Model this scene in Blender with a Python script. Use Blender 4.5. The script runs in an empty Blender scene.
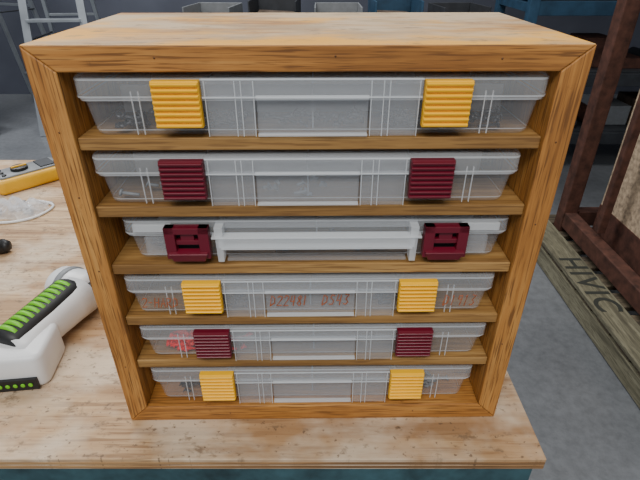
import bpy, bmesh, math, random
from mathutils import Vector, Matrix, Euler
random.seed(4)
C=bpy.context.scene.collection
# ---------------------------------------------------------------- materials
def srgb(r,g,b):
    f=lambda c:(c/255/12.92) if c/255<=0.04045 else ((c/255+0.055)/1.055)**2.4
    return (f(r),f(g),f(b),1)
def newmat(name):
    m=bpy.data.materials.new(name); m.use_nodes=True
    nt=m.node_tree; b=nt.nodes['Principled BSDF']
    return m,nt,b
def N(nt,t,**k):
    n=nt.nodes.new(t)
    for a,v in k.items():
        if a in n.inputs: n.inputs[a].default_value=v
        else: setattr(n,a,v)
    return n
def ramp(nt,stops):
    r=nt.nodes.new('ShaderNodeValToRGB'); e=r.color_ramp.elements
    while len(e)<len(stops): e.new(0.5)
    for i,(p,c) in enumerate(stops): e[i].position=p; e[i].color=c
    return r
def mapping(nt,scale,loc=(0,0,0)):
    tc=nt.nodes.new('ShaderNodeTexCoord'); mp=nt.nodes.new('ShaderNodeMapping')
    mp.inputs['Scale'].default_value=scale; mp.inputs['Location'].default_value=loc
    nt.links.new(tc.outputs['Object'],mp.inputs['Vector']); return mp
def noise(nt,scale,detail=4,rough=.6,loc=(0,0,0),dist=0):
    mp=mapping(nt,scale,loc); n=N(nt,'ShaderNodeTexNoise'); n.inputs['Scale'].default_value=1
    n.inputs['Detail'].default_value=detail; n.inputs['Roughness'].default_value=rough; n.inputs['Distortion'].default_value=dist
    nt.links.new(mp.outputs[0],n.inputs['Vector']); return n
def mix(nt,fac,a,b,mode='MIX'):
    m=nt.nodes.new('ShaderNodeMix'); m.data_type='RGBA'; m.blend_type=mode
    for s,v in ((m.inputs[0],fac),(m.inputs[6],a),(m.inputs[7],b)):
        if isinstance(v,(tuple,float,int)): s.default_value=v
        else: nt.links.new(v,s)
    return m.outputs[2]
def bump(nt,b,h,strength=.3,dist=.001):
    bp=nt.nodes.new('ShaderNodeBump'); bp.inputs['Strength'].default_value=strength; bp.inputs['Distance'].default_value=dist
    nt.links.new(h,bp.inputs['Height']); nt.links.new(bp.outputs[0],b.inputs['Normal'])
def plain(name,col,rough=.5,metal=0,var=.12,vs=30,spec=.5):
    m,nt,b=newmat(name)
    n=noise(nt,(vs,)*3,3)
    d=tuple(c*(1-var) for c in col[:3])+(1,); l=tuple(min(1,c*(1+var)) for c in col[:3])+(1,)
    r=ramp(nt,[(.3,d),(.7,l)]); nt.links.new(n.outputs[0],r.inputs[0]); nt.links.new(r.outputs[0],b.inputs['Base Color'])
    b.inputs['Roughness'].default_value=rough; b.inputs['Metallic'].default_value=metal
    b.inputs['Specular IOR Level'].default_value=spec
    return m
def blot(nt,col,scale,loc,lo,hi,amt,c2,detail=4,rough=.6):
    n=noise(nt,scale,detail,rough,loc); r=ramp(nt,[(lo,(0,0,0,1)),(hi,(amt,amt,amt,1))]); nt.links.new(n.outputs[0],r.inputs[0])
    return mix(nt,r.outputs[0],col,c2)
def wood(name,axis,dark,mid,light,pore,fine=170,along=5,broad=18,rough=.45,extra=None,poreamt=.55,loc=(0,0,0)):
    m,nt,b=newmat(name)
    def sc(a,c):
        v=[a,a,a]; v[axis]=c; return tuple(v)
    n1=noise(nt,sc(fine,along),5,.65,loc,.2)
    n2=noise(nt,sc(broad,1.6),3,.5,loc,.6)
    n3=noise(nt,sc(fine*4,along*4.5),2,.5,loc)
    add=nt.nodes.new('ShaderNodeMath'); add.operation='MULTIPLY_ADD'; add.inputs[1].default_value=.5
    h2=nt.nodes.new('ShaderNodeMath'); h2.operation='MULTIPLY'; h2.inputs[1].default_value=.5
    nt.links.new(n1.outputs[0],add.inputs[0]); nt.links.new(n2.outputs[0],h2.inputs[0]); nt.links.new(h2.outputs[0],add.inputs[2])
    r=ramp(nt,[(.38,dark),(.5,mid),(.62,light)]); nt.links.new(add.outputs[0],r.inputs[0])
    pr=ramp(nt,[(.38,(1,1,1,1)),(.48,(0,0,0,1))]); nt.links.new(n3.outputs[0],pr.inputs[0])
    pm=nt.nodes.new('ShaderNodeMath'); pm.operation='MULTIPLY'; pm.inputs[1].default_value=poreamt
    nt.links.new(pr.outputs[0],pm.inputs[0])
    col=mix(nt,pm.outputs[0],r.outputs[0],pore)
    if extra: col=extra(nt,col)
    nt.links.new(col,b.inputs['Base Color']); b.inputs['Roughness'].default_value=rough
    bump(nt,b,n3.outputs[0],.25,.0006)
    return m
def wear(nt,col):
    col=blot(nt,col,(14,14,10),(1,3,2),.5,.7,.5,srgb(134,86,38))
    return blot(nt,col,(60,60,40),(4,3,2),.62,.72,.55,srgb(88,58,30),5,.7)
oakc=(srgb(132,84,34),srgb(172,116,53),srgb(194,142,76),srgb(92,56,22))
oak_x=wood('oak_grain_x',0,*oakc,extra=wear,poreamt=.75,fine=150,rough=.52)
oak_z=wood('oak_grain_z',2,*oakc,extra=wear,poreamt=.75,fine=150,rough=.52)
def toppaint(nt,col):
    c=blot(nt,col,(6,16,4),(3.1,.4,0),.40,.55,.9,srgb(192,170,138))
    # yellow paint overspray, heaviest along the front of the top
    tc=nt.nodes.new('ShaderNodeTexCoord'); sx=nt.nodes.new('ShaderNodeSeparateXYZ'); nt.links.new(tc.outputs['Object'],sx.inputs[0])
    mr=nt.nodes.new('ShaderNodeMapRange'); mr.inputs[1].default_value=0; mr.inputs[2].default_value=.20; mr.inputs[3].default_value=.16; mr.inputs[4].default_value=-.12
    nt.links.new(sx.outputs[1],mr.inputs[0])
    n=noise(nt,(8,12,4),3,.6,(1.3,2.4,1)); ad=nt.nodes.new('ShaderNodeMath'); ad.operation='ADD'
    nt.links.new(n.outputs[0],ad.inputs[0]); nt.links.new(mr.outputs[0],ad.inputs[1])
    r=ramp(nt,[(.50,(0,0,0,1)),(.66,(.85,.85,.85,1))]); nt.links.new(ad.outputs[0],r.inputs[0])
    c=mix(nt,r.outputs[0],c,srgb(228,164,36))
    c=blot(nt,c,(9,20,4),(2.3,8.4,1),.54,.64,.65,srgb(158,136,106),4)
    return blot(nt,c,(40,80,10),(1,2,1),.58,.68,.65,srgb(110,84,56),4,.7)
oak_top=wood('oak_top_worn',0,srgb(160,112,56),srgb(188,142,82),srgb(206,162,104),srgb(120,78,38),extra=toppaint,rough=.6)
shelfw=wood('plywood_shelf',0,srgb(118,84,42),srgb(152,114,62),srgb(176,138,84),srgb(96,64,32),fine=120,rough=.6)
def stains(nt,col):
    c=blot(nt,col,(5,7,5),(2,5,0),.46,.66,.6,srgb(158,118,78),5)
    c=blot(nt,c,(7,9,5),(9,1,0),.46,.62,.7,srgb(208,192,170))
    c=blot(nt,c,(3,16,5),(5,1,0),.52,.64,.6,srgb(138,104,70),6,.7)
    c=blot(nt,c,(45,70,5),(2,1,0),.58,.68,.65,srgb(100,80,60),4,.7)
    return blot(nt,c,(140,160,5),(2,7,0),.64,.7,.7,srgb(80,62,48),3,.6)
plytop=wood('plywood_tabletop',0,srgb(146,112,78),srgb(184,152,114),srgb(204,174,136),srgb(124,92,60),fine=60,along=3,broad=22,rough=.65,extra=stains,poreamt=.65)
plyedge=wood('plywood_edge',0,srgb(100,72,44),srgb(150,114,76),srgb(176,142,98),srgb(70,50,30),fine=400,along=3,rough=.7)
palletw=wood('pallet_wood',1,srgb(80,76,60),srgb(110,106,86),srgb(134,130,108),srgb(60,56,44),fine=70,rough=.8)
palletd=wood('pallet_wood_dark',0,srgb(56,48,38),srgb(84,74,58),srgb(108,96,76),srgb(40,34,26),fine=70,rough=.8)
def plastic(name,col,fac,rough=.22,tl_=.35):
    m,nt,b=newmat(name)
    b.inputs['Base Color'].default_value=col; b.inputs['Roughness'].default_value=rough
    n=noise(nt,(60,60,60),3); bump(nt,b,n.outputs[0],.08,.001)
    tr=nt.nodes.new('ShaderNodeBsdfTransparent'); tr.inputs[0].default_value=(.98,.985,.99,1)
    tl=nt.nodes.new('ShaderNodeBsdfTranslucent'); tl.inputs[0].default_value=col
    m0=nt.nodes.new('ShaderNodeMixShader'); m0.inputs[0].default_value=tl_
    nt.links.new(b.outputs[0],m0.inputs[1]); nt.links.new(tl.outputs[0],m0.inputs[2])
    m1=nt.nodes.new('ShaderNodeMixShader'); m1.inputs[0].default_value=fac
    nt.links.new(tr.outputs[0],m1.inputs[1]); nt.links.new(m0.outputs[0],m1.inputs[2])
    nt.links.new(m1.outputs[0],nt.nodes['Material Output'].inputs[0])
    return m
pp=plastic('frosted_plastic',srgb(228,232,238),.155,.2,.2)
ppl=plastic('frosted_plastic_lid',srgb(236,240,244),.25,.2,.2)
pp2=plastic('frosted_plastic_rib_and_highlight',srgb(244,247,250),.42,.2,.2)  # whiter plastic for ribs, also for edge lines painting in lid highlights
ppd=plastic('frosted_plastic_divider',srgb(220,224,230),.45)
bagm=plastic('clear_bag_film',srgb(240,242,246),.5,.15)
yel=plain('yellow_latch',srgb(246,184,12),.4,var=.05)
mar=plain('maroon_latch',srgb(98,12,34),.35,var=.06)
metal=plain('zinc_screws',srgb(58,58,62),.4,.4,.6,90)
redm=plain('red_parts',srgb(225,20,16),.4,var=.05)
ink=plain('orange_ink',srgb(168,84,36),.6)
white=plain('white_plastic',srgb(216,218,220),.35,var=.03)
black=plain('black_rubber',srgb(24,25,27),.5,var=.2)
green=plain('green_rubber',srgb(110,190,30),.45,var=.08)
greyp=plain('grey_plastic',srgb(120,124,128),.5)
yell2=plain('yellow_case',srgb(220,166,24),.45,var=.08)
teal=plain('teal_paint',srgb(48,78,86),.5,.1,.5,25)
bluep=plain('blue_rack_paint',srgb(38,70,94),.5,.1,.3,12)
alu=plain('aluminium',srgb(156,162,168),.35,.6,.12,8)
rust=plain('rusty_steel',srgb(80,50,40),.75,.2,.5,22)
rust2=plain('rusty_parts',srgb(96,82,70),.7,.3,.5,18)
dark=plain('dark_steel',srgb(52,55,60),.6,.3,.3,10)
osb=plain('chipboard',srgb(168,148,124),.85,0,.45,55)
card=plain('cardboard',srgb(160,122,76),.8,0,.1,10)
nailm=plain('nail_head',srgb(96,62,32),.6)
stencil=plain('stencil_ink',srgb(40,42,36),.8)
floorm,nt,b=newmat('concrete_floor')
n=noise(nt,(1.2,1.2,1.2),8,.6); r=ramp(nt,[(.3,srgb(94,97,101)),(.7,srgb(124,127,131))]); nt.links.new(n.outputs[0],r.inputs[0])
n2=noise(nt,(30,30,30),6,.7); r2=ramp(nt,[(.3,(.7,.7,.7,1)),(.6,(1,1,1,1))]); nt.links.new(n2.outputs[0],r2.inputs[0])
nt.links.new(mix(nt,1.0,r.outputs[0],r2.outputs[0],'MULTIPLY'),b.inputs['Base Color']); b.inputs['Roughness'].default_value=.36
wallm=plain('painted_block_wall',srgb(76,80,92),.8,0,.15,2)
# ---------------------------------------------------------------- mesh builder
class MB:
    def __init__(s): s.bm=bmesh.new(); s.mats=[]
    def mi(s,m):
        if m not in s.mats: s.mats.append(m)
        return s.mats.index(m)
    def _add(s,vs,fs,m,smooth=False,T=None):
        i=s.mi(m); bv=[s.bm.verts.new((T@Vector(v)) if T else v) for v in vs]
        for f in fs:
            try:
                fc=s.bm.faces.new([bv[k] for k in f]); fc.material_index=i; fc.smooth=smooth
            except ValueError: pass
    def box(s,c,d,m,rot=None,taper=1.0,T=None):
        hx,hy,hz=d[0]/2,d[1]/2,d[2]/2
        vs=[Vector((x*hx*(taper if z<0 else 1),y*hy,z*hz)) for z in(-1,1) for y in(-1,1) for x in(-1,1)]
        R=Euler(rot).to_matrix() if rot else Matrix.Identity(3)
        vs=[R@v+Vector(c) for v in vs]
        s._add(vs,[(0,2,3,1),(4,5,7,6),(0,1,5,4),(2,6,7,3),(0,4,6,2),(1,3,7,5)],m,False,T)
    def rbox(s,c,d,m,r,rot=None,T=None,n=4):
        R=Euler(rot).to_matrix() if rot else Matrix.Identity(3)
        e=min(r*.5,d[2]*.3)
        rings=[]
        for z,ins in((-d[2]/2,e),(-d[2]/2+e*.3,e*.3),(-d[2]/2+e,0),(d[2]/2-e,0),(d[2]/2-e*.3,e*.3),(d[2]/2,e)):
            rings.append([R@Vector((x,y,z))+Vector(c) for x,y in rr(d[0]-2*ins,d[1]-2*ins,max(r-ins,r*.3),n)])
        s.loft(rings,m,True,T=T,smooth=True)
    def loft(s,rings,m,caps=True,closed=True,T=None,smooth=False,cap0=None,cap1=None):
        n=len(rings[0]); vs=[v for r in rings for v in r]; fs=[]
        for k in range(len(rings)-1):
            for i in range(n if closed else n-1):
                j=(i+1)%n; fs.append((k*n+i,k*n+j,(k+1)*n+j,(k+1)*n+i))
        c0=caps if cap0 is None else cap0; c1=caps if cap1 is None else cap1
        if c0: fs.append(tuple(reversed(range(n))))
        if c1: fs.append(tuple((len(rings)-1)*n+i for i in range(n)))
        s._add(vs,fs,m,smooth,T)
    def cyl(s,p1,p2,r1,m,r2=None,n=16,T=None,smooth=True):
        p1=Vector(p1);p2=Vector(p2);r2=r1 if r2 is None else r2
        d=(p2-p1).normalized(); u=d.orthogonal().normalized(); w=d.cross(u)
        ring=lambda p,r:[p+(u*math.cos(a)+w*math.sin(a))*r for a in[2*math.pi*i/n for i in range(n)]]
        s.loft([ring(p1,r1),ring(p2,r2)],m,True,T=T,smooth=smooth)
    def beam(s,p1,p2,w,h,m,up=(0,0,1)):
        p1=Vector(p1);p2=Vector(p2);d=(p2-p1).normalized();u=Vector(up)
        if abs(d.dot(u))>.95:u=Vector((0,1,0))
        a=d.cross(u).normalized();c=a.cross(d).normalized()
        ring=lambda p:[p+a*w/2*i+c*h/2*j for i,j in((-1,-1),(1,-1),(1,1),(-1,1))]
        s.loft([ring(p1),ring(p2)],m)
    def done(s,name,parent=None,bevel=0,loc=None,rot=None,seg=2):
        bmesh.ops.recalc_face_normals(s.bm,faces=s.bm.faces)
        me=bpy.data.meshes.new(name); s.bm.to_mesh(me); s.bm.free()
        for m in s.mats: me.materials.append(m)
        o=bpy.data.objects.new(name,me); C.objects.link(o)
        if parent: o.parent=parent
        if loc: o.location=loc
        if rot: o.rotation_euler=rot
        if bevel:
            md=o.modifiers.new('b','BEVEL'); md.width=bevel; md.segments=seg; md.limit_method='ANGLE'; md.angle_limit=.6
        return o
def rr(w,d,r,n=5):
    pts=[]
    for cx,cy,a0 in((w/2-r,d/2-r,0),(-w/2+r,d/2-r,90),(-w/2+r,-d/2+r,180),(w/2-r,-d/2+r,270)):
        for i in range(n+1):
            a=math.radians(a0+90*i/n); pts.append((cx+r*math.cos(a),cy+r*math.sin(a)))
    return pts
def empty(name,loc=(0,0,0),rot=(0,0,0)):
    e=bpy.data.objects.new(name,None); e.empty_display_size=.05; C.objects.link(e); e.location=loc; e.rotation_euler=rot; return e
# ---------------------------------------------------------------- layout
TH=.86; CZ=TH+.489; CY=.392; CX=-.0080; ROT=math.radians(.7)
W,H,D=.443,.4285,.227; TS,TT,TB=.0235,.0204,.0235
M=Matrix.Translation((CX,CY,TH))@Matrix.Rotation(ROT,4,'Z')
cab=empty('wooden_storage_cabinet',(CX,CY,TH),(0,0,ROT))
def prism(name,pts,mat):
    mb=MB(); mb.loft([[Vector((x,0,z)) for x,z in pts],[Vector((x,D,z)) for x,z in pts]],mat)
    return mb.done(name,cab,.0012)
e=.0002
prism('side_board_left',[(-W/2,e),(-W/2,H-e),(-W/2+TS-e,H-TT-e),(-W/2+TS-e,TB+e)],oak_z)
prism('side_board_right',[(W/2,e),(W/2,H-e),(W/2-TS+e,H-TT-e),(W/2-TS+e,TB+e)],oak_z)
prism('bottom_board',[(-W/2,0),(W/2,0),(W/2-TS,TB),(-W/2+TS,TB)],oak_x)
t=prism('top_board',[(-W/2,H),(W/2,H),(W/2-TS,H-TT),(-W/2+TS,H-TT)],oak_x)
t.data.materials.append(oak_top)
for p in t.data.polygons:
    if p.normal.z>.9: p.material_index=1
tops=[.3535,.2885,.2240,.1580,.0955]
for i,z in enumerate(tops):
    mb=MB(); mb.box((0,D/2+.0005,z-.0055),(W-2*TS-.0004,D-.008,.0110),shelfw); mb.done('shelf_%d'%(i+1),cab,.0008)
mb=MB(); mb.box((0,D-.003,(H)/2),(W-2*TS-.001,.004,H-.05),shelfw); mb.done('back_panel',cab)
mb=MB()
for x,z in((-.209,.36),(-.208,.3),(-.209,.22),(-.21,.09),(.209,.35),(.21,.27),(.208,.12),(-.12,.419),(.02,.42),(.15,.418),(-.1,.012),(.12,.013)):
    mb.cyl((x,-.0004,z),(x,.002,z),.0008,nailm,n=8)
mb.done('nails',cab)
# ---------------------------------------------------------------- organiser boxes
STROKES={'2':[[(0,.8),(.2,1),(.5,.95),(.55,.7),(0,0),(.6,.05)]],'-':[[(0,.5),(.45,.52)]],'H':[[(0,1),(0,0)],[(.5,1),(.5,0)],[(0,.5),(.5,.5)]],
'A':[[(0,0),(.28,1),(.55,0)],[(.12,.4),(.45,.4)]],'R':[[(0,0),(0,1),(.45,.9),(.4,.55),(0,.5),(.55,0)]],'D':[[(0,0),(.05,1),(.45,.8),(.5,.3),(0,0)]],
'4':[[(.1,1),(0,.45),(.5,.5)],[(.42,1),(.4,0)]],'8':[[(.3,.5),(.05,.8),(.3,1),(.5,.8),(.05,.2),(.3,0),(.5,.2),(.3,.5)]],'!':[[(.1,1),(.1,.05)]],
'S':[[(.5,.9),(.2,1),(.05,.75),(.45,.4),(.4,.05),(0,.05)]],'3':[[(.05,1),(.5,.95),(.2,.55),(.5,.3),(.3,0),(0,.1)]],'1':[[(.1,.85),(.25,1),(.22,0)]],
'9':[[(.5,.9),(.1,.95),(.1,.6),(.45,.6),(.5,.95),(.45,0)]]}
def scribble(text,x,y,z,h,parent,name,wf=.78):
    cu=bpy.data.curves.new(name,'CURVE'); cu.dimensions='3D'; cu.bevel_depth=.00050; cu.materials.append(ink)
    px=x
    for ch in text:
        for st in STROKES[ch]:
            sp=cu.splines.new('POLY'); sp.points.add(len(st)-1)
            for p,(a,bb) in zip(sp.points,st):
                p.co=(px+a*h*wf+bb*h*.15,y,z+bb*h+random.uniform(-.04,.04)*h,1)
        px+=h*.80*wf
    o=bpy.data.objects.new(name,cu); C.objects.link(o); o.parent=parent; return o
def tub(mb,W1,W0,Dd,z0,z1,r,mat,y0,cap0=True,cap1=False,inset=.0015):
    mk=lambda w,ins,z:[Vector((x,y+Dd/2+y0,z)) for x,y in rr(w,Dd-2*ins,r,5)]
    mb.loft([mk(W0-.006,inset+.003,z0),mk(W0-.0015,inset+.0008,z0+.002),mk(W0,inset,z0+.005),mk(W1,0,z1)],mat,cap0=cap0,cap1=cap1,smooth=True)
def organizer(zb,Hb,kind,latch,Wl=.376,rec=.007,xoff=0,contents=None):
    P=empty('plastic_organizer_box'); P.matrix_world=M@Matrix.Translation((xoff,rec,zb+.0003))
    Dd=.205; s=Hb/.048
    mb=MB(); zs=.031*s
    tub(mb,Wl-.007,Wl-.015,Dd-.004,0,zs,.008,pp,.002)
    mk=lambda w,d,z,yy=0,r=.009:[Vector((x,y+Dd/2,z)) for x,y in rr(w,d,r,5)]
    mb.loft([mk(Wl-.002,Dd+.001,zs-.0025),mk(Wl-.002,Dd+.001,zs-.0006)],pp2,caps=False,smooth=True)
    mb.loft([mk(Wl-.0155,Dd-.0062,.0046),mk(Wl-.0150,Dd-.0060,.0056)],pp2,caps=False,smooth=True)
    mb.done('base_tub',P)
    mb=MB()
    mb.loft([mk(Wl,Dd+.003,zs),mk(Wl,Dd+.003,Hb-.003),mk(Wl-.002,Dd+.001,Hb-.001),mk(Wl-.006,Dd-.003,Hb)],ppl,cap0=False,cap1=True,smooth=True)
    mb.loft([mk(Wl+.0006,Dd+.0036,zs),mk(Wl+.0006,Dd+.0036,zs+.0016)],pp2,caps=False,smooth=True)  # white line along the flange, edge highlight put into the colour
    mb.loft([mk(Wl+.0004,Dd+.0034,Hb-.0042),mk(Wl+.0002,Dd+.0030,Hb-.0024)],pp2,caps=False,smooth=True)  # white line near lid top, painted highlight on the lighter lip
    mb.done('lid',P)
    mb=MB()
    if kind=='std':
        mb.box((0,-.004,Hb-.0085*s),(.178,.006,.014*s),pp)
        for sx in(-1,1):
            mb.box((sx*.067,-.0030,.0175*s),(.040,.006,.031*s),pp,taper=.97)
            for xx in(.0475,.0575,.0625,.0865):
                mb.box((sx*xx,-.0068,.0235*s),(.0009,.0014,.043*s),pp2)
            mb.box((sx*.148,-.0005,.019*s),(.0009,.0020,.034*s),pp2)
            mb.box((sx*.142,-.0005,.019*s),(.0009,.0020,.034*s),pp2)
        mb.box((0,-.0012,.0170*s),(.092,.0022,.031*s),pp)
        mb.box((0,-.0062,.0325*s),(.092,.0020,.003*s),pp2)
        mb.box((0,-.0035,.0025*s),(.092,.005,.0020*s),pp2)
        mb.box((0,-.0072,Hb-.0020*s),(.178,.0010,.0014),pp2)
        mb.box((0,-.0072,Hb-.0155*s),(.178,.0010,.0012),pp2)
    else:
        mb.box((0,-.009,.0265),(.188,.008,.011),pp2)
        mb.box((0,-.009,.0325),(.200,.010,.0020),pp2)
        mb.box((0,-.009,.0205),(.184,.010,.0016),pp2)
        mb.box((0,-.001,Hb-.006),(.196,.005,.008),pp)
        for sx in(-1,1):
            mb.box((sx*.093,-.006,.024),(.008,.012,.038),pp2,taper=.75)
            mb.box((sx*.158,-.001,Hb-.010),(.036,.006,.008),pp2)
            mb.box((sx*.152,-.001,.018),(.030,.005,.020),pp)
        mb.box((0,-.004,.005),(.176,.008,.003),pp)
    mb.done('front_moulding',P,.0005)
    mb=MB()
    for x in(-.10,0,.10):
        mb.box((x,Dd/2,.017*s),(.0015,Dd-.02,.026*s),ppd)
    mb.box((0,.060,.016*s),(Wl-.03,.0015,.024*s),ppd)
    mb.done('dividers',P)
    for i,sx in enumerate((-1,1)):
        mb=MB(); x=sx*.1095
        lw=.0385; z0=.0095*s; z1=Hb-.003
        if kind=='std':
            mb.box((x,-.0055,(z0+z1)/2),(lw,.007,z1-z0),latch)
            nr=8; p=(z1-z0)/nr
            for k in range(nr):
                mb.box((x,-.0095,z0+(k+.5)*p),(lw-.001,.004,p*.52),latch,rot=(.35,0,0))
        else:
            x=sx*.1235; lw=.042
            for q in(-1,1): mb.box((x+q*(lw/2-.005),-.008,.026),(.010,.009,.034),latch)
            mb.box((x,-.008,.0395),(lw,.009,.007),latch)
            mb.box((x,-.007,.026),(lw-.012,.006,.005),latch)
            mb.box((x,-.0105,.0125),(lw-.004,.009,.010),latch,rot=(.3,0,0),taper=.8)
            mb.box((x,-.003,.022),(lw-.012,.002,.02),black)
            mb.box((x,-.0065,.032),(.013,.006,.010),latch)
        mb.done('latch_%d'%(i+1),P,.0007)
    if contents:
        mb=MB()
        for (xa,xb,cnt,mm) in contents:
            for _ in range(cnt):
                xx=random.uniform(xa,xb); yy=random.uniform(.008,.03); zz=random.uniform(.004,.013)
                a=random.uniform(0,6.28); L=random.uniform(.004,.009)
                dx,dy=math.cos(a)*L,math.sin(a)*L*.3
                mb.cyl((xx-dx,yy-dy*.5,zz),(xx+dx,yy+dy*.5,zz+.002),.0015,mm,n=6)
                mb.cyl((xx+dx,yy+dy*.5,zz+.002),(xx+dx*1.2,yy+dy*.6,zz+.0025),.0036,mm,n=6)
        mb.done('small_parts',P)
    return P
organizer(tops[0],.0510,'std',yel,.388,.007,.002,[(-.168,-.13,22,metal),(-.115,-.065,60,metal),(.065,.115,60,metal),(-.035,.04,22,metal),(.13,.165,14,metal)])
organizer(tops[1],.0490,'std',mar,.380,.007,-.003,[(-.17,-.13,4,greyp),(-.04,.02,8,greyp)])
organizer(tops[2],.0480,'bar',mar,.374,.013,.005,[(-.05,.07,60,metal),(-.165,-.135,12,rust2)])
b4=organizer(tops[3],.0500,'std',yel,.380,.007,-.002,[(-.11,-.07,30,rust2),(.07,.11,22,metal)])
scribble('2-HARD',-.174,-.0042,.014,.012,b4,'marker_writing_1',.66)
scribble('D2248!',-.042,-.0032,.014,.013,b4,'marker_writing_2',.66)
scribble('DS43',.012,-.0032,.015,.013,b4,'marker_writing_3',.70)
scribble('D1913',.138,-.0042,.014,.013,b4,'marker_writing_4',.66)
organizer(tops[4],.0480,'std',mar,.380,.007,.001,[(-.160,-.138,90,redm),(-.11,-.07,10,redm)])
organizer(TB,.0550,'std',yel,.376,.009,-.001,[(-.16,-.13,8,metal),(.13,.165,10,greyp)])
# ---------------------------------------------------------------- work table
tb=empty('plywood_work_table',(0,0,0))
X0,X1,Y0,Y1=-1.25,.255,.337,1.245
mb=MB(); mb.box(((X0+X1)/2,(Y0+Y1)/2,TH-.009),(X1-X0,Y1-Y0,.018),plytop); mb.done('tabletop',tb,.0012)
mb=MB()
mb.box(((X0+X1)/2,Y0-.0008,TH-.006),(X1-X0-.003,.0012,.0022),plyedge)
mb.box(((X0+X1)/2,Y0-.0008,TH-.0125),(X1-X0-.003,.0012,.0022),plyedge); mb.done('ply_edge_layers',tb)
mb=MB(); z=TH-.018
fx0,fx1,fy0,fy1=X0+.01,X1-.010,Y0+.002,Y1-.02
for y in(fy0+.02,fy1-.02): mb.box(((fx0+fx1)/2,y,z-.03),(fx1-fx0,.04,.06),teal)
for x in(fx0+.02,fx1-.02): mb.box((x,(fy0+fy1)/2,z-.03),(.04,fy1-fy0-.08,.06),teal)
for x in(fx0+.03,fx1-.03):
    for y in(fy0+.03,fy1-.03):
        mb.box((x,y,(z-.06)/2),(.05,.05,z-.06),teal)
mb.box(((fx0+fx1)/2,(fy0+fy1)/2,.2),(fx1-fx0-.02,fy1-fy0-.02,.03),teal)
mb.done('steel_frame',tb,.002)
# ---------------------------------------------------------------- handheld tool (white / green)
tl=empty('cordless_hand_tool',(-.394,.437,TH))
mb=MB()
mb.rbox((-.022,.036,.026),(.116,.076,.052),white,.013,rot=(0,0,.12))
mb.done('battery_base',tl)
mb=MB()
mb.box((-.018,-.0035,.011),(.096,.005,.018),black,rot=(0,0,.12))
for k in range(9):
    x=-.052+k*.0092; y=-.0066+(x+.018)*.12
    mb.cyl((x,y+.001,.011),(x,y-.0008,.011),.0030,green,n=12)
mb.done('indicator_panel',tl,.0008)
def sect(p,d,w,h,n=20,pw=2.6):
    d=Vector(d).normalized(); a=d.cross(Vector((0,0,1))).normalized(); c=a.cross(d)
    out=[]
    for i in range(n):
        t=2*math.pi*i/n; ct,st=math.cos(t),math.sin(t)
        out.append(Vector(p)+a*w/2*math.copysign(abs(ct)**(2/pw),ct)+c*h/2*math.copysign(abs(st)**(2/pw),st))
    return out
p0=Vector((-.012,.030,.036)); p1=Vector((.026,.155,.038)); dr=p1-p0
mb=MB(); mb.loft([sect(p0+dr*t_,dr,w_,h_) for t_,w_,h_ in((0,.066,.050),(.2,.056,.052),(.5,.052,.054),(.8,.054,.058),(1,.058,.062))],white,smooth=True); mb.done('grip_body',tl)
mb=MB(); G=Vector((-.006,0,.007))
mb.loft([sect(p0+dr*t_+G,dr,w_,h_) for t_,w_,h_ in((.0,.040,.040),(.06,.051,.050),(.5,.051,.053),(.9,.052,.056),(.96,.044,.050))],black,smooth=True)
for k in range(11):
    t_=.10+k*.076; c=p0+dr*t_+G; hh=.053+.004*t_
    mb.loft([sect(c-dr*.023,dr,.034,hh-.003),sect(c-dr*.019,dr,.039,hh+.004),sect(c+dr*.019,dr,.039,hh+.004),sect(c+dr*.023,dr,.034,hh-.003)],green,smooth=True)
mb.done('rubber_grip',tl)
mb=MB(); h0=Vector((-.022,.184,.035)); h1=Vector((.046,.156,.035)); hd=h1-h0
ringf=lambda p,r:sect(p,hd,2*r,2*r,24,2)
mb.loft([ringf(h0+hd*a,r) for a,r in((-.05,.018),(.0,.026),(.12,.032),(.6,.034),(.8,.032),(.9,.026))],white,smooth=True)
mb.loft([ringf(h0+hd*a,r) for a,r in((.84,.021),(1.0,.020),(1.0,.016),(1.1,.014),(1.1,.007),(1.02,.006))],black,smooth=False)
mb.loft([ringf(h0+hd*a,r) for a,r in((.3,.0345),(.34,.0353),(.4,.0353),(.44,.0345))],greyp,smooth=True)
mb.done('head',tl)
# multimeter
mm=empty('yellow_multimeter',(-.715,1.095,TH),(0,0,-.75))
mb=MB(); mb.rbox((0,0,.018),(.085,.160,.035),yell2,.016); mb.done('case',mm)
mb=MB(); mb.rbox((0,0,.037),(.062,.138,.006),greyp,.01)
mb.box((0,.042,.041),(.05,.035,.003),dark); mb.cyl((0,-.015,.039),(0,-.015,.047),.019,black,n=20); mb.box((0,-.015,.048),(.006,.034,.004),yell2)
for x in(-.02,0,.02): mb.cyl((x,-.055,.039),(x,-.055,.043),.005,black,n=12)
mb.done('face',mm,.0006)
# bag of parts
bg=empty('clear_parts_bag',(-.70,.935,TH),(0,0,.12))
mb=MB(); nx,ny=26,16; vs=[];fs=[]
for j in range(ny+1):
    for i in range(nx+1):
        u,v=i/nx-.5,j/ny-.5
        edge=max(0,1-(2*abs(u))**4)*max(0,1-(2*abs(v))**4)
        z=.001+edge*(.018+.007*math.sin(u*31+v*13)+.006*math.sin(v*43-u*17)+random.uniform(-.002,.002))
        vs.append(Vector((u*.19+.004*math.sin(v*20),v*.08+.004*math.sin(u*17),max(.0006,z))))
for j in range(ny):
    for i in range(nx):
        a=j*(nx+1)+i; fs.append((a,a+1,a+nx+2,a+nx+1))
mb._add(vs,fs,bagm); mb.done('film',bg)
mb=MB()
for k in range(12):
    a=random.uniform(0,3.1); x=random.uniform(-.07,.07); y=random.uniform(-.025,.025)
    mb.box((x,y,.006),(.03,.010,.008),(white,greyp,dark)[k%3],rot=(0,0,a))
mb.done('contents',bg,.001)
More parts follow.
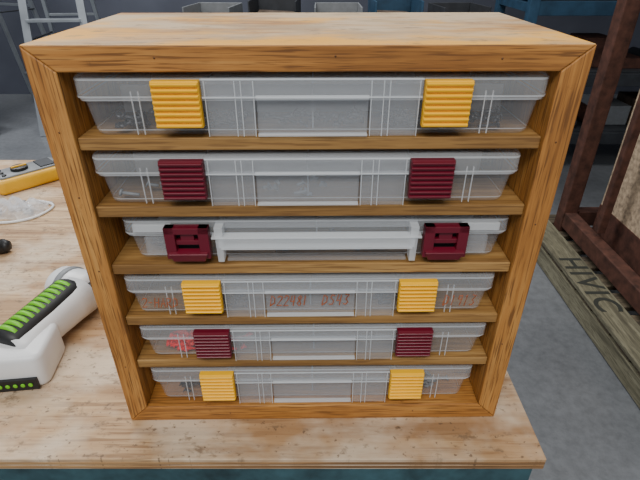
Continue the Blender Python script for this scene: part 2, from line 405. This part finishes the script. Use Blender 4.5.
cu=bpy.data.curves.new('cable','CURVE'); cu.dimensions='3D'; cu.bevel_depth=.0028; cu.materials.append(white)
sp=cu.splines.new('NURBS'); pts=[(-.11,-.045),(-.06,-.062),(0,-.052),(.04,-.060),(.085,-.045),(.10,-.02),(.112,.01),(.10,.03),(.06,.045)]
sp.points.add(len(pts)-1)
for p,q in zip(sp.points,pts): p.co=(q[0],q[1],.0029,1)
sp.use_endpoint_u=True; sp.order_u=4
o=bpy.data.objects.new('cable',cu); C.objects.link(o); o.parent=bg
sd=MB(); sd.cyl((-.09,0,.014),(-.01,0,.014),.014,black,n=12); sd.cyl((-.01,0,.014),(.0,0,.014),.014,black,.008,n=12); sd.cyl((-.2,0,.014),(-.09,0,.014),.003,alu,n=10)
sd.cyl((-.1,0,.014),(-.09,0,.014),.007,yell2,.013,n=12)
sd.done('screwdriver',None,0,(-.585,.775,TH),(0,0,.3))
# ---------------------------------------------------------------- room
def slab(name,c,d,m): mb=MB(); mb.box(c,d,m); return mb.done(name)
slab('floor',(0,2.2,-.05),(9,7.6,.1),floorm)
slab('wall_back',(0,5.45,1.9),(9,.1,3.8),wallm)
slab('wall_left',(-4.55,2.2,1.9),(.1,7.6,3.8),wallm)
slab('wall_right',(4.55,2.2,1.9),(.1,7.6,3.8),wallm)
def ladder(loc,rz,h,w0,w1,spread):
    L=empty('aluminium_step_ladder',loc,(0,0,rz))
    mb=MB()
    for sx in(-1,1):
        mb.beam((sx*w0/2,0,0),(sx*w1/2,spread*.55,h),.06,.025,alu,up=(0,1,0))
        mb.beam((sx*w0/2*.95,spread,0),(sx*w1/2*.9,spread*.6,h-.03),.03,.03,alu,up=(0,1,0))
        mb.beam((sx*w0/2*.86,spread*.22,h*.4),(sx*w0/2*.84,spread*.84,h*.4),.02,.01,dark)
    mb.done('rails',L,.002)
    mb=MB(); n=int(h/.3)
    for k in range(1,n+1):
        t_=k/(n+.3); w=w0+(w1-w0)*t_
        mb.box((0,spread*.55*t_,h*t_),(w-.03,.09,.022),alu)
        if k%2: mb.box((0,spread-(spread*.4)*t_,h*t_),(w*.93-.03,.025,.02),alu)
    mb.box((0,spread*.57,h+.01),(w1+.06,.2,.05),dark)
    mb.done('steps',L,.002)
ladder((-2.10,4.0,0),.12,1.85,.50,.38,.8)
ladder((-3.05,4.1,0),-.4,2.3,.58,.4,.9)
wb=empty('shop_workbench',(0,0,0))
mb=MB(); mb.box((.15,3.15,.90),(2.1,.75,.05),dark)
for x in(-.85,1.15):
    for y in(2.82,3.48): mb.box((x,y,.4375),(.06,.06,.875),bluep)
mb.box((.15,3.15,.3),(2.04,.7,.03),dark)
mb.done('bench_frame',wb,.003)
def bin_(loc,d,m,rz=0):
    P=MB(); w,dd,h=d; t_=.008
    P.box((0,0,t_/2),(w,dd,t_),m)
    for sx in(-1,1): P.box((sx*(w/2-t_/2),0,h/2+t_/2),(t_,dd,h-t_),m)
    P.box((0,dd/2-t_/2,h/2+t_/2),(w-2*t_,t_,h-t_),m); P.box((0,-dd/2+t_/2,h*.35+t_/2),(w-2*t_,t_,h*.7-t_),m)
    P.box((0,0,h*.4),(w*.8,dd*.8,h*.5),rust2,rot=(0,.05,.1))
    return P.done('parts_bin',None,.002,loc,(0,0,rz))
for k,(x,m_) in enumerate(((-.6,greyp),(-.25,dark),(.1,greyp),(.42,bluep),(.78,dark))):
    bin_((x,3.0,.925),(.26,.3,.17+.03*(k%2)),m_,.05*k-.1)
rk=empty('steel_storage_rack',(0,0,0))
mb=MB(); rx0,rx1,ry0,ry1=1.32,3.1,3.3,3.9
for x in(rx0,rx1):
    for y in(ry0,ry1): mb.box((x,y,.95),(.06,.06,1.9),bluep)
for z in(.22,.62,1.05,1.6):
    for y in(ry0,ry1): mb.box(((rx0+rx1)/2,y,z),(rx1-rx0-.06,.05,.08),bluep if z>.7 else dark)
    for x in(rx0,rx1): mb.box((x,(ry0+ry1)/2,z),(.04,ry1-ry0-.06,.05),bluep)
    mb.box(((rx0+rx1)/2,(ry0+ry1)/2,z+.045),(rx1-rx0-.07,ry1-ry0-.03,.01),dark)
mb.done('frame',rk,.002)
sp_=MB()
for z in(.27,.67,1.10):
    x=rx0+.08
    while x<rx1-.2:
        w=random.uniform(.1,.22); h=random.uniform(.06,.24)
        if random.random()<.5:
            sp_.box((x+w/2,ry0+.25,z+h/2),(w,random.uniform(.2,.4),h),random.choice([rust2,dark,greyp,rust,card]))
        else:
            sp_.cyl((x+w/2,ry0+.08,z+w*.35),(x+w/2,ry0+.42,z+w*.35),w*.35,random.choice([rust2,rust,dark]),n=16)
            sp_.cyl((x+w/2,ry0+.05,z+w*.35),(x+w/2,ry0+.08,z+w*.35),w*.2,dark,n=16)
        x+=w+.02
sp_.done('stored_metal_parts',rk,.003)
# ---------------------------------------------------------------- pallet + rusty frame
pl=empty('wooden_pallet',(1.09,.95,0))
mb=MB()
for x in(.05,.55,1.0): mb.box((x,.7,.05),(.09,1.4,.09),palletw)
for k in range(10): mb.box((.525,.06+k*.142,.1055),(1.03,.095,.02),palletd)
mb.done('slats',pl,.003)
mb=MB(); mb.box((.06,.70,.1265),(.12,1.36,.02),palletw); mb.done('edge_board',pl,.003)
tc=bpy.data.curves.new('stencil','FONT'); tc.body='HIVIC'; tc.size=.14; tc.extrude=.0004; tc.offset=.002; tc.space_character=1.15; tc.materials.append(stencil)
o=bpy.data.objects.new('stencil_lettering',tc); C.objects.link(o); o.parent=pl; o.location=(.012,.92,.1371); o.rotation_euler=(0,0,-math.pi/2)
fr=empty('rusty_steel_frame',(0,0,0)); zb=.1157
mb=MB(); fx=1.262
for (x,y) in((fx,2.18),(fx,1.20),(1.95,2.18),(1.95,1.20)):
    mb.box((x,y,zb+.95),(.07,.07,1.9),rust)
for x in(fx,1.95):
    mb.box((x,1.69,zb+.07),(.06,.91,.08),rust); mb.box((x,1.69,zb+1.5),(.06,.91,.08),rust)
for y in(1.20,2.18):
    mb.box(((fx+1.95)/2,y,zb+.07),(.60,.06,.08),rust); mb.box(((fx+1.95)/2,y,zb+1.5),(.60,.06,.08),rust)
mb.box((fx+.01,1.90,zb+.80),(.035,.035,1.32),rust)
mb.done('frame_members',fr,.004)
mb=MB(); mb.box((1.36,1.64,zb+.62),(.02,.86,.85),osb)
mb.box((1.36,1.64,zb+.0975),(.03,.86,.195),rust)
mb.done('chipboard_panel',fr)
# ---------------------------------------------------------------- light, world, camera
def area(name,loc,size,sy,power,target,col=(1,1,1)):
    l=bpy.data.lights.new(name,'AREA'); l.shape='RECTANGLE'; l.size=size; l.size_y=sy; l.energy=power; l.color=col
    o=bpy.data.objects.new(name,l); C.objects.link(o); o.location=loc
    o.rotation_euler=(Vector(target)-Vector(loc)).to_track_quat('-Z','Y').to_euler()
area('ceiling_lamp',(-.4,2.2,3.7),2.4,.9,76,(-.4,1.8,0),(1,.98,.95))
area('front_fill_light',(-.3,-1.6,3.6),2.6,1.0,100,(0,.4,.9),(1,.98,.94))  # added fill behind and above the camera, brightens the cabinet front
area('ceiling_lamp.002',(-2.8,3.4,3.6),1.6,.6,120,(-2.9,3.6,0),(.97,.98,1))
w=bpy.data.worlds.new('World'); bpy.context.scene.world=w; w.use_nodes=True
w.node_tree.nodes['Background'].inputs[0].default_value=(.94,.97,1,1); w.node_tree.nodes['Background'].inputs[1].default_value=.44
cam=bpy.data.cameras.new('camera'); co=bpy.data.objects.new('camera',cam); C.objects.link(co)
cam.sensor_width=36; cam.lens=481/640*36; cam.clip_start=.01
co.location=(0,0,CZ); co.rotation_euler=(math.radians(90-30.9),0,0)
bpy.context.scene.camera=co
